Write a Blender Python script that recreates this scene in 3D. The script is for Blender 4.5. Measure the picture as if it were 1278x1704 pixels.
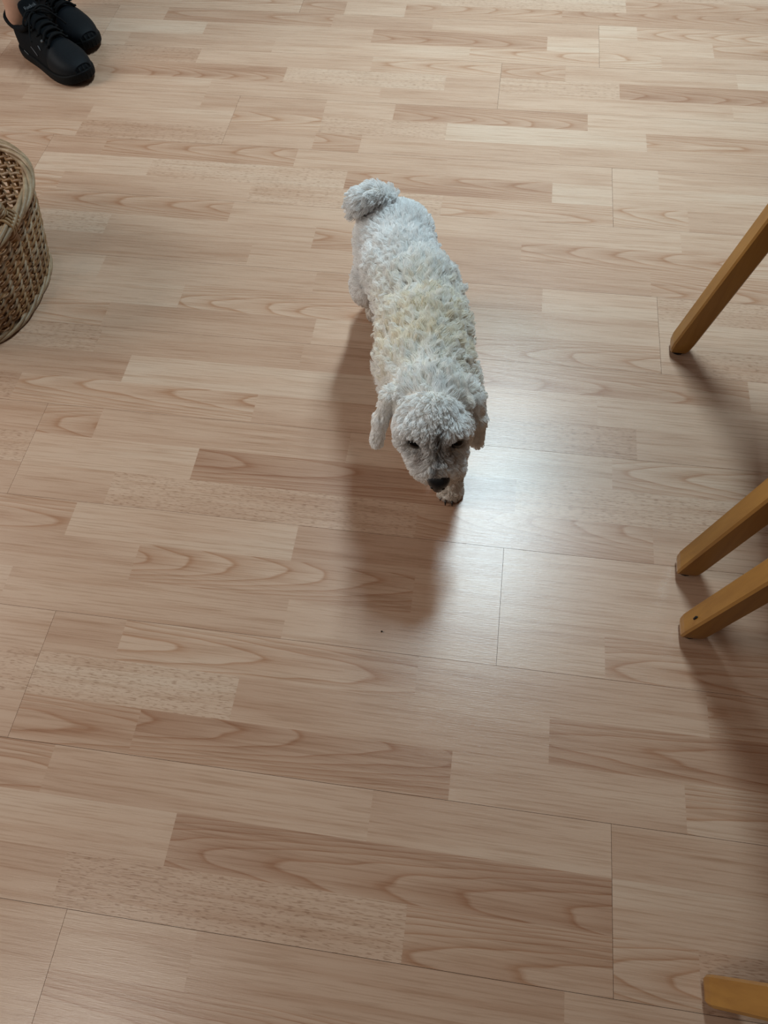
import bpy, bmesh, math, random
import numpy as np
from mathutils import Vector, Matrix, kdtree

# ---------------------------------------------------------------- clear
for _o in list(bpy.data.objects):
    bpy.data.objects.remove(_o, do_unlink=True)
SC = bpy.context.scene
COL = SC.collection

# ---------------------------------------------------------------- camera
# world: X along the laminate boards, Y away from the photographer, Z up (metres)
CAM_POS = (0.0, 0.0520, 1.0324)
YAW, PITCH, ROLL, FOCAL = 0.1912, 1.0595, -0.0610, 1200.0 / 1704.0 * 36.0
def _camera():
    cz, sz = math.cos(YAW), math.sin(YAW)
    fwd = Vector((-sz * math.cos(PITCH), cz * math.cos(PITCH), -math.sin(PITCH)))
    rt = Vector((cz, sz, 0)); up = rt.cross(fwd)
    c, s = math.cos(ROLL), math.sin(ROLL)
    r2 = rt * c + up * s; u2 = up * c - rt * s
    cam = bpy.data.cameras.new('camera')
    cam.sensor_fit = 'VERTICAL'; cam.sensor_height = 36.0; cam.sensor_width = 27.0
    cam.lens = FOCAL; cam.clip_start = 0.01
    o = bpy.data.objects.new('camera', cam); COL.objects.link(o)
    m = Matrix.Identity(4)
    for i in range(3):
        m[i][0] = r2[i]; m[i][1] = u2[i]; m[i][2] = -fwd[i]; m[i][3] = CAM_POS[i]
    o.matrix_world = m
    SC.camera = o
_camera()

# ---------------------------------------------------------------- light
world = bpy.data.worlds.new('world'); SC.world = world; world.use_nodes = True
_bg = world.node_tree.nodes['Background']
_bg.inputs['Color'].default_value = (1.0, 0.82, 0.72, 1); _bg.inputs['Strength'].default_value = 0.03
def area(name, loc, aim, sx, sy, power, col, spread=180):
    l = bpy.data.lights.new(name, 'AREA'); l.shape = 'RECTANGLE'; l.size = sx; l.size_y = sy
    l.energy = power; l.color = col; l.spread = math.radians(spread)
    o = bpy.data.objects.new(name, l); COL.objects.link(o); o.location = loc
    d = Vector(aim) - Vector(loc)
    o.rotation_euler = d.to_track_quat('-Z', 'Y').to_euler()
    return o
# fluorescent ceiling lamp ahead of the photographer
area('ceiling_lamp_and_fill', (0.20, 2.12, 2.45), (0.20, 2.1201, 0), 0.20, 1.30, 31, (0.70, 0.91, 1.0), 112)
# weak unseen fill added overhead at left, lifting the near floor and dog's face
area('ceiling_lamp_and_fill', (-1.25, -0.75, 2.45), (-1.25, -0.7499, 0), 0.60, 0.60, 6, (1.0, 0.95, 0.86), 110)
# no known window here: soft fill added to brighten the left of the floor
area('window_and_side_fill', (-2.9, 0.7, 1.45), (0.0, 0.5, 0.3), 1.6, 1.3, 42, (1.0, 0.96, 0.90))
# daylight from a window on the right
area('window_and_side_fill', (3.2, 2.9, 1.5), (0.0, 1.2, 0.1), 1.2, 1.2, 2, (0.80, 0.90, 1.0))

SC.view_settings.view_transform = 'Standard'
SC.view_settings.look = 'None'
SC.view_settings.exposure = 0.0
SC.view_settings.gamma = 1.0
SC.view_settings.use_curve_mapping = False
SC.cycles.max_bounces = 10; SC.cycles.diffuse_bounces = 8; SC.cycles.transmission_bounces = 8

# ---------------------------------------------------------------- helpers
def tag(o, label=None, cat=None, group=None, kind=None):
    if label: o['label'] = label
    if cat: o['category'] = cat
    if group: o['group'] = group
    if kind: o['kind'] = kind
    return o

def link(name, data, parent=None, mat=None):
    o = bpy.data.objects.new(name, data); COL.objects.link(o)
    if mat is not None and data is not None: data.materials.append(mat)
    if parent is not None: attach(o, parent)
    return o

def wloc(o):
    v = Vector(o.location)
    return v
ORG = {}
def empty(name, loc, label=None, cat=None, group=None, parent=None):
    o = bpy.data.objects.new(name, None); COL.objects.link(o)
    o.empty_display_size = 0.05
    o.location = loc; ORG[o.name] = Vector(loc)
    tag(o, label, cat, group)
    return o

def attach(o, parent):
    """o holds world coordinates; parent stands (translation only) at its origin."""
    o.parent = parent
    o.matrix_parent_inverse = Matrix.Translation(-ORG.get(parent.name, Vector((0, 0, 0))))

def smooth(me, on=True):
    me.polygons.foreach_set('use_smooth', [on] * len(me.polygons)); me.update()

def mesh_from(verts, faces, name='mesh', sm=True):
    me = bpy.data.meshes.new(name)
    me.from_pydata([tuple(map(float, v)) for v in verts], [], faces); me.update()
    if sm: smooth(me)
    return me

def tube_data(path, rad, sides=8, closed=False, flat=1.0, caps=True):
    """returns verts, faces of a tube swept along path (rad: number or list)"""
    P = [Vector(p) for p in path]; n = len(P)
    R = rad if hasattr(rad, '__len__') else [rad] * n
    V, F = [], []
    T0 = (P[1] - P[0]).normalized()
    ref = Vector((0, 0, 1)) if abs(T0.z) < .9 else Vector((1, 0, 0))
    N = T0.cross(ref).normalized()
    for i in range(n):
        if closed: T = (P[(i + 1) % n] - P[i - 1]).normalized()
        else: T = (P[min(i + 1, n - 1)] - P[max(i - 1, 0)]).normalized()
        N = (N - T * N.dot(T)).normalized(); B = T.cross(N)
        for k in range(sides):
            a = 2 * math.pi * k / sides
            V.append(P[i] + N * (math.cos(a) * R[i]) + B * (math.sin(a) * R[i] * flat))
    m = n if closed else n - 1
    for i in range(m):
        j = (i + 1) % n
        for k in range(sides):
            l = (k + 1) % sides
            F.append((i * sides + k, i * sides + l, j * sides + l, j * sides + k))
    if not closed and caps:
        F.append(tuple(range(sides))[::-1]); F.append(tuple((n - 1) * sides + k for k in range(sides)))
    return V, F

def join_data(parts):
    V, F = [], []
    for v, f in parts:
        o = len(V); V += list(v); F += [tuple(i + o for i in q) for q in f]
    return V, F

def tube(name, path, rad, parent, mat, **k):
    v, f = tube_data(path, rad, **k)
    return link(name, mesh_from(v, f, name), parent, mat)

def bez(ctrl, n):
    """Catmull-Rom through control points"""
    C = [Vector(c) for c in ctrl]; C = [C[0] * 2 - C[1]] + C + [C[-1] * 2 - C[-2]]
    out = []; m = len(C) - 3
    for i in range(m):
        for q in range(n):
            t = q / n; p0, p1, p2, p3 = C[i:i + 4]
            out.append(0.5 * ((2 * p1) + (p2 - p0) * t + (2 * p0 - 5 * p1 + 4 * p2 - p3) * t * t + (3 * p1 - p0 - 3 * p2 + p3) * t ** 3))
    out.append(C[-2]); return out

# signed-distance blending + surface nets: one continuous surface from tapered limbs
def sd_cone(X, a, b, ra, rb, sc=None):
    a = np.array(a, float); b = np.array(b, float)
    if sc is not None:
        sc = np.array(sc, float); Xs = (X - a) / sc; d = (b - a) / sc; Q = Xs
    else:
        Q = X - a; d = b - a
    L = (d * d).sum()
    t = np.clip((Q @ d) / L, 0, 1) if L > 1e-12 else np.zeros(len(X))
    return np.linalg.norm(Q - t[:, None] * d, axis=1) - (ra + (rb - ra) * t)

def smin(a, b, k):
    h = np.clip(0.5 + 0.5 * (b - a) / k, 0, 1)
    return b * (1 - h) + a * h - k * h * (1 - h)

def surface_nets(fn, lo, hi, h):
    n = [int(math.ceil((hi[i] - lo[i]) / h)) + 1 for i in range(3)]
    ax = [lo[i] + h * np.arange(n[i]) for i in range(3)]
    G = np.stack(np.meshgrid(*ax, indexing='ij'), -1).reshape(-1, 3)
    D = fn(G).reshape(n)
    cn = [k - 1 for k in n]
    acc = np.zeros(cn + [3]); cnt = np.zeros(cn)
    idx = np.stack(np.meshgrid(*[np.arange(k) for k in cn], indexing='ij'), -1).astype(float)
    corners = [(i, j, k) for i in (0, 1) for j in (0, 1) for k in (0, 1)]
    def cv(c): return D[c[0]:c[0] + cn[0], c[1]:c[1] + cn[1], c[2]:c[2] + cn[2]]
    for a in corners:
        for d in range(3):
            if a[d] == 0:
                b = list(a); b[d] = 1
                va, vb = cv(a), cv(b)
                m = (va < 0) != (vb < 0)
                t = np.where(m, va / np.where(m, va - vb, 1), 0)
                p = np.zeros(cn + [3]); p[...] = a; p[..., d] += t
                acc += np.where(m[..., None], p, 0); cnt += m
    act = cnt > 0
    ids = -np.ones(cn, int); ids[act] = np.arange(act.sum())
    V = (idx[act] + acc[act] / cnt[act][:, None]) * h + np.array(lo)
    F = []
    for d in range(3):
        e1, e2 = (d + 1) % 3, (d + 2) % 3
        s0 = [slice(1, cn[i]) for i in range(3)]; s0[d] = slice(0, cn[d])
        A = D[tuple(s0)]; s1 = list(s0); s1[d] = slice(1, cn[d] + 1); B = D[tuple(s1)]
        m = (A < 0) != (B < 0)
        pos = np.argwhere(m) + np.array([s.start for s in s0])
        flip = (A[m] < 0)
        def c(off1, off2):
            q = pos.copy(); q[:, e1] -= off1; q[:, e2] -= off2
            return ids[q[:, 0], q[:, 1], q[:, 2]]
        Q = np.stack([c(1, 1), c(0, 1), c(0, 0), c(1, 0)], 1)
        Q[~flip] = Q[~flip][:, ::-1]
        F.append(Q)
    return V, np.concatenate(F)

def blob(prims, k, h, pad=0.03):
    """prims: (a, b, ra, rb[, k override])"""
    pts = np.array([p[0] for p in prims] + [p[1] for p in prims]); r = max(max(p[2], p[3]) for p in prims)
    lo = pts.min(0) - r - pad; hi = pts.max(0) + r + pad
    def fn(X):
        d = None
        for p in prims:
            q = sd_cone(X, *p[:4]); kk = p[4] if len(p) > 4 else k
            d = q if d is None else smin(d, q, kk)
        return d
    return surface_nets(fn, lo, hi, h)

# ---------------------------------------------------------------- materials
class NT:
    def __init__(s, name):
        s.m = bpy.data.materials.new(name); s.m.use_nodes = True
        s.t = s.m.node_tree; s.p = s.t.nodes['Principled BSDF']
    def n(s, typ, **k):
        o = s.t.nodes.new(typ)
        for a, b in k.items():
            if a.startswith('_'): o.inputs[a[1:]].default_value = b
            else: setattr(o, a, b)
        return o
    def l(s, a, b): s.t.links.new(a, b)
    def math(s, op, a, b=None, c=None):
        o = s.n('ShaderNodeMath', operation=op)
        for i, v in enumerate((a, b, c)):
            if v is None: continue
            if hasattr(v, 'is_linked'): s.l(v, o.inputs[i])
            else: o.inputs[i].default_value = v
        return o.outputs[0]
    def mix(s, f, a, b, blend='MIX'):
        o = s.n('ShaderNodeMix', data_type='RGBA', blend_type=blend)
        for i, v in ((0, f), (6, a), (7, b)):
            if hasattr(v, 'is_linked'): s.l(v, o.inputs[i])
            else: o.inputs[i].default_value = v if i == 0 else (*v, 1)[:4]
        return o.outputs[2]
    def ramp(s, f, stops):
        o = s.n('ShaderNodeValToRGB'); e = o.color_ramp.elements
        while len(e) < len(stops): e.new(0.5)
        for i, (p, c) in enumerate(stops):
            e[i].position = p; e[i].color = (*c, 1) if len(c) == 3 else c
        s.l(f, o.inputs[0]); return o.outputs[0]
    def noise(s, vec, scale, detail=3, rough=.5, dist=0.0):
        o = s.n('ShaderNodeTexNoise', _Scale=scale, _Detail=detail, _Roughness=rough, _Distortion=dist)
        s.l(vec, o.inputs['Vector']); return o.outputs['Fac']
    def mapping(s, vec, sc):
        o = s.n('ShaderNodeMapping'); o.inputs['Scale'].default_value = sc; s.l(vec, o.inputs['Vector']); return o.outputs[0]
    def bump(s, h, strength, dist):
        o = s.n('ShaderNodeBump', _Strength=strength, _Distance=dist); s.l(h, o.inputs['Height']); s.l(o.outputs[0], s.p.inputs['Normal'])

def simple(name, col, rough=.6, var=.12, scale=60, bump=0.0, spec=.5, bdist=.001):
    m = NT(name); g = m.n('ShaderNodeTexCoord').outputs['Object']
    f = m.noise(g, scale, 4)
    c = m.ramp(f, [(.3, tuple(x * (1 - var) for x in col)), (.7, tuple(min(1, x * (1 + var)) for x in col))])
    m.l(c, m.p.inputs['Base Color']); m.p.inputs['Roughness'].default_value = rough
    m.p.inputs['Specular IOR Level'].default_value = spec
    if bump: m.bump(f, bump, bdist)
    return m.m

def laminate():
    m = NT('beech_laminate')
    geo = m.n('ShaderNodeNewGeometry').outputs['Position']
    def at(nm): 
        o = m.n('ShaderNodeAttribute', attribute_name=nm); return o.outputs['Fac']
    tone, kind, seed = at('tone'), at('kind'), at('seed')
    uv = m.n('ShaderNodeUVMap', uv_map='local').outputs[0]
    off = m.n('ShaderNodeCombineXYZ'); m.l(m.math('MULTIPLY', seed, 37.0), off.inputs[0]); m.l(m.math('MULTIPLY', seed, 11.0), off.inputs[1])
    add = m.n('ShaderNodeVectorMath', operation='ADD'); m.l(geo, add.inputs[0]); m.l(off.outputs[0], add.inputs[1])
    pos = add.outputs[0]
    fine = m.noise(m.mapping(pos, (9, 330, 1)), 1.0, 3, .6)
    streak = m.noise(m.mapping(pos, (2.2, 75, 1)), 1.0, 3, .55, .3)
    broad = m.noise(m.mapping(pos, (2.5, 16, 1)), 1.0, 2, .5)
    # cathedral arcs in the strip's own coordinates (u metres, v -1..1)
    sp = m.n('ShaderNodeSeparateXYZ'); m.l(uv, sp.inputs[0])
    vv = m.math('SUBTRACT', sp.outputs[1], m.math('SUBTRACT', m.math('MULTIPLY', seed, 1.4), .7))
    wob = m.math('MULTIPLY', m.math('SUBTRACT', m.noise(m.mapping(pos, (6, 24, 1)), 1.0, 2, .5), .5), 1.5)
    sgn = m.math('SUBTRACT', m.math('MULTIPLY', m.math('GREATER_THAN', m.math('FRACT', m.math('MULTIPLY', seed, 7.3)), .5), 2.0), 1.0)
    freq = m.math('ADD', 4.0, m.math('MULTIPLY', m.math('FRACT', m.math('MULTIPLY', seed, 13.1)), 10.0))
    ph = m.math('ADD', m.math('ADD', m.math('MULTIPLY', m.math('MULTIPLY', sp.outputs[0], sgn), freq), m.math('MULTIPLY', m.math('MULTIPLY', vv, vv), 2.1)), wob)
    ph = m.math('ADD', ph, m.math('MULTIPLY', seed, 5.0))
    fr = m.math('FRACT', ph)
    arc = m.ramp(fr, [(0, (1, 1, 1)), (.03, (1, 1, 1)), (.16, (.45, .45, .45)), (.7, (.05, .05, .05)), (.93, (0, 0, 0)), (1, (.8, .8, .8))])
    isc = m.math('SUBTRACT', 1.0, m.math('MINIMUM', m.math('ABSOLUTE', m.math('SUBTRACT', kind, 1.0)), 1.0))
    isf = m.math('MAXIMUM', m.math('SUBTRACT', kind, 1.0), 0.0)
    # base tint
    tn = m.math('ADD', m.math('MULTIPLY', tone, .36), .5)
    tn = m.math('ADD', tn, m.math('MULTIPLY', m.math('SUBTRACT', broad, .5), .75))
    base = m.ramp(tn, [(0.0, (.420, .240, .158)), (.3, (.520, .325, .222)), (.6, (.605, .405, .288)), (1.0, (.660, .490, .370))])
    g1 = m.ramp(streak, [(.30, (.86, .79, .74)), (.5, (1, 1, 1)), (.72, (1.0, 1.0, 1.0))])
    c = m.mix(.85, base, g1, 'MULTIPLY')
    g2 = m.ramp(fine, [(.34, (.78, .72, .67)), (.52, (1, 1, 1))])
    c = m.mix(.75, c, g2, 'MULTIPLY')
    c = m.mix(m.math('MULTIPLY', m.math('MULTIPLY', arc, isc), .9), c, (.74, .59, .49), 'MULTIPLY')
    fl = m.noise(m.mapping(pos, (95, 640, 1)), 1.0, 1, .4)
    flm = m.ramp(fl, [(.57, (0, 0, 0)), (.63, (1, 1, 1))])
    c = m.mix(m.math('MULTIPLY', m.math('MULTIPLY', flm, isf), .5), c, (.50, .38, .31), 'MULTIPLY')
    m.l(c, m.p.inputs['Base Color'])
    m.l(m.math('ADD', .23, m.math('MULTIPLY', fine, .10)), m.p.inputs['Roughness'])
    m.p.inputs['Specular IOR Level'].default_value = .68
    hb = m.noise(m.mapping(geo, (45, 700, 1)), 1.0, 3, .6)
    m.bump(hb, .30, .0005)
    return m.m
M_LAM = laminate()
M_CORE = simple('fibreboard_core', (.22, .14, .095), .9)
M_UNDER = simple('screed', (.12, .11, .10), .95, scale=8)

def varnished():
    m = NT('honey_varnished_wood'); g = m.n('ShaderNodeTexCoord').outputs['Object']
    f = m.noise(m.mapping(g, (60, 60, 4)), 1, 4, .6, .4); b = m.noise(g, 9, 2)
    c = m.ramp(f, [(.3, (.31, .140, .026)), (.6, (.39, .190, .038)), (.8, (.44, .225, .050))])
    c = m.mix(m.math('MULTIPLY', b, .35), c, (.78, .66, .5), 'MULTIPLY')
    m.l(c, m.p.inputs['Base Color']); m.p.inputs['Roughness'].default_value = .38
    m.bump(f, .08, .0004)
    return m.m
M_WOOD = varnished()
M_GLIDE = simple('black_felt', (.012, .011, .010), .9)

def willow(name, a, b, c3, sc):
    m = NT(name); g = m.n('ShaderNodeTexCoord').outputs['Object']
    f = m.noise(g, sc, 3, .6); f2 = m.noise(m.mapping(g, (1, 1, 2.5)), 420, 2, .6)
    c = m.ramp(f, [(.25, a), (.5, b), (.75, c3)])
    c = m.mix(.55, c, m.ramp(f2, [(.3, (.55, .5, .45)), (.7, (1, 1, 1))]), 'MULTIPLY')
    m.l(c, m.p.inputs['Base Color']); m.p.inputs['Roughness'].default_value = .5
    return m.m
M_WILL = willow('brown_willow', (.150, .072, .028), (.29, .155, .062), (.42, .25, .115), 22)
M_WILL2 = willow('weathered_willow', (.20, .125, .070), (.34, .225, .130), (.50, .37, .24), 26)

M_UPPER = simple('black_mesh_fabric', (.0035, .0045, .0062), .8, .3, 900, .3, .12, .0005)
M_TOE = simple('black_shoe_leather', (.0040, .0056, .0080), .6, .2, 300, .1, .15)
M_SOLE = simple('black_rubber', (.0035, .0038, .0045), .65, .2, 200, 0, .12)
M_LACE = simple('black_lace', (.0050, .0055, .0065), .8, .3, 900, 0, .12)
M_GREY = simple('grey_print', (.085, .09, .10), .6, .1)
M_SKIN = simple('skin', (.47, .275, .195), .55, .10, 40, .05)
M_TROUS = simple('charcoal_trousers', (.03, .031, .036), .9, .15, 300, .2)
M_NOSE = simple('dog_nose_leather', (.012, .012, .014), .38, .3, 500, .3, .5, .0006)
M_EYE = simple('dog_eye', (.006, .004, .003), .08, .1)
M_CLAW = simple('dog_claw', (.035, .028, .024), .4, .2, 300)
M_DOGSKIN = simple('pale_dog_skin', (.80, .76, .71), .9, .06, 60)
M_CRUMB = simple('dark_crumb', (.02, .015, .012), .9)
def furmat():
    m = NT('white_fur')
    a = m.n('ShaderNodeAttribute', attribute_name='tint').outputs['Color']
    d = m.n('ShaderNodeBsdfDiffuse'); tr = m.n('ShaderNodeBsdfTranslucent'); mx = m.n('ShaderNodeMixShader')
    m.l(a, d.inputs['Color']); m.l(a, tr.inputs['Color']); mx.inputs[0].default_value = .42
    m.l(d.outputs[0], mx.inputs[1]); m.l(tr.outputs[0], mx.inputs[2])
    m.l(mx.outputs[0], m.t.nodes['Material Output'].inputs['Surface'])
    return m.m
M_FUR = furmat()

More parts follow.
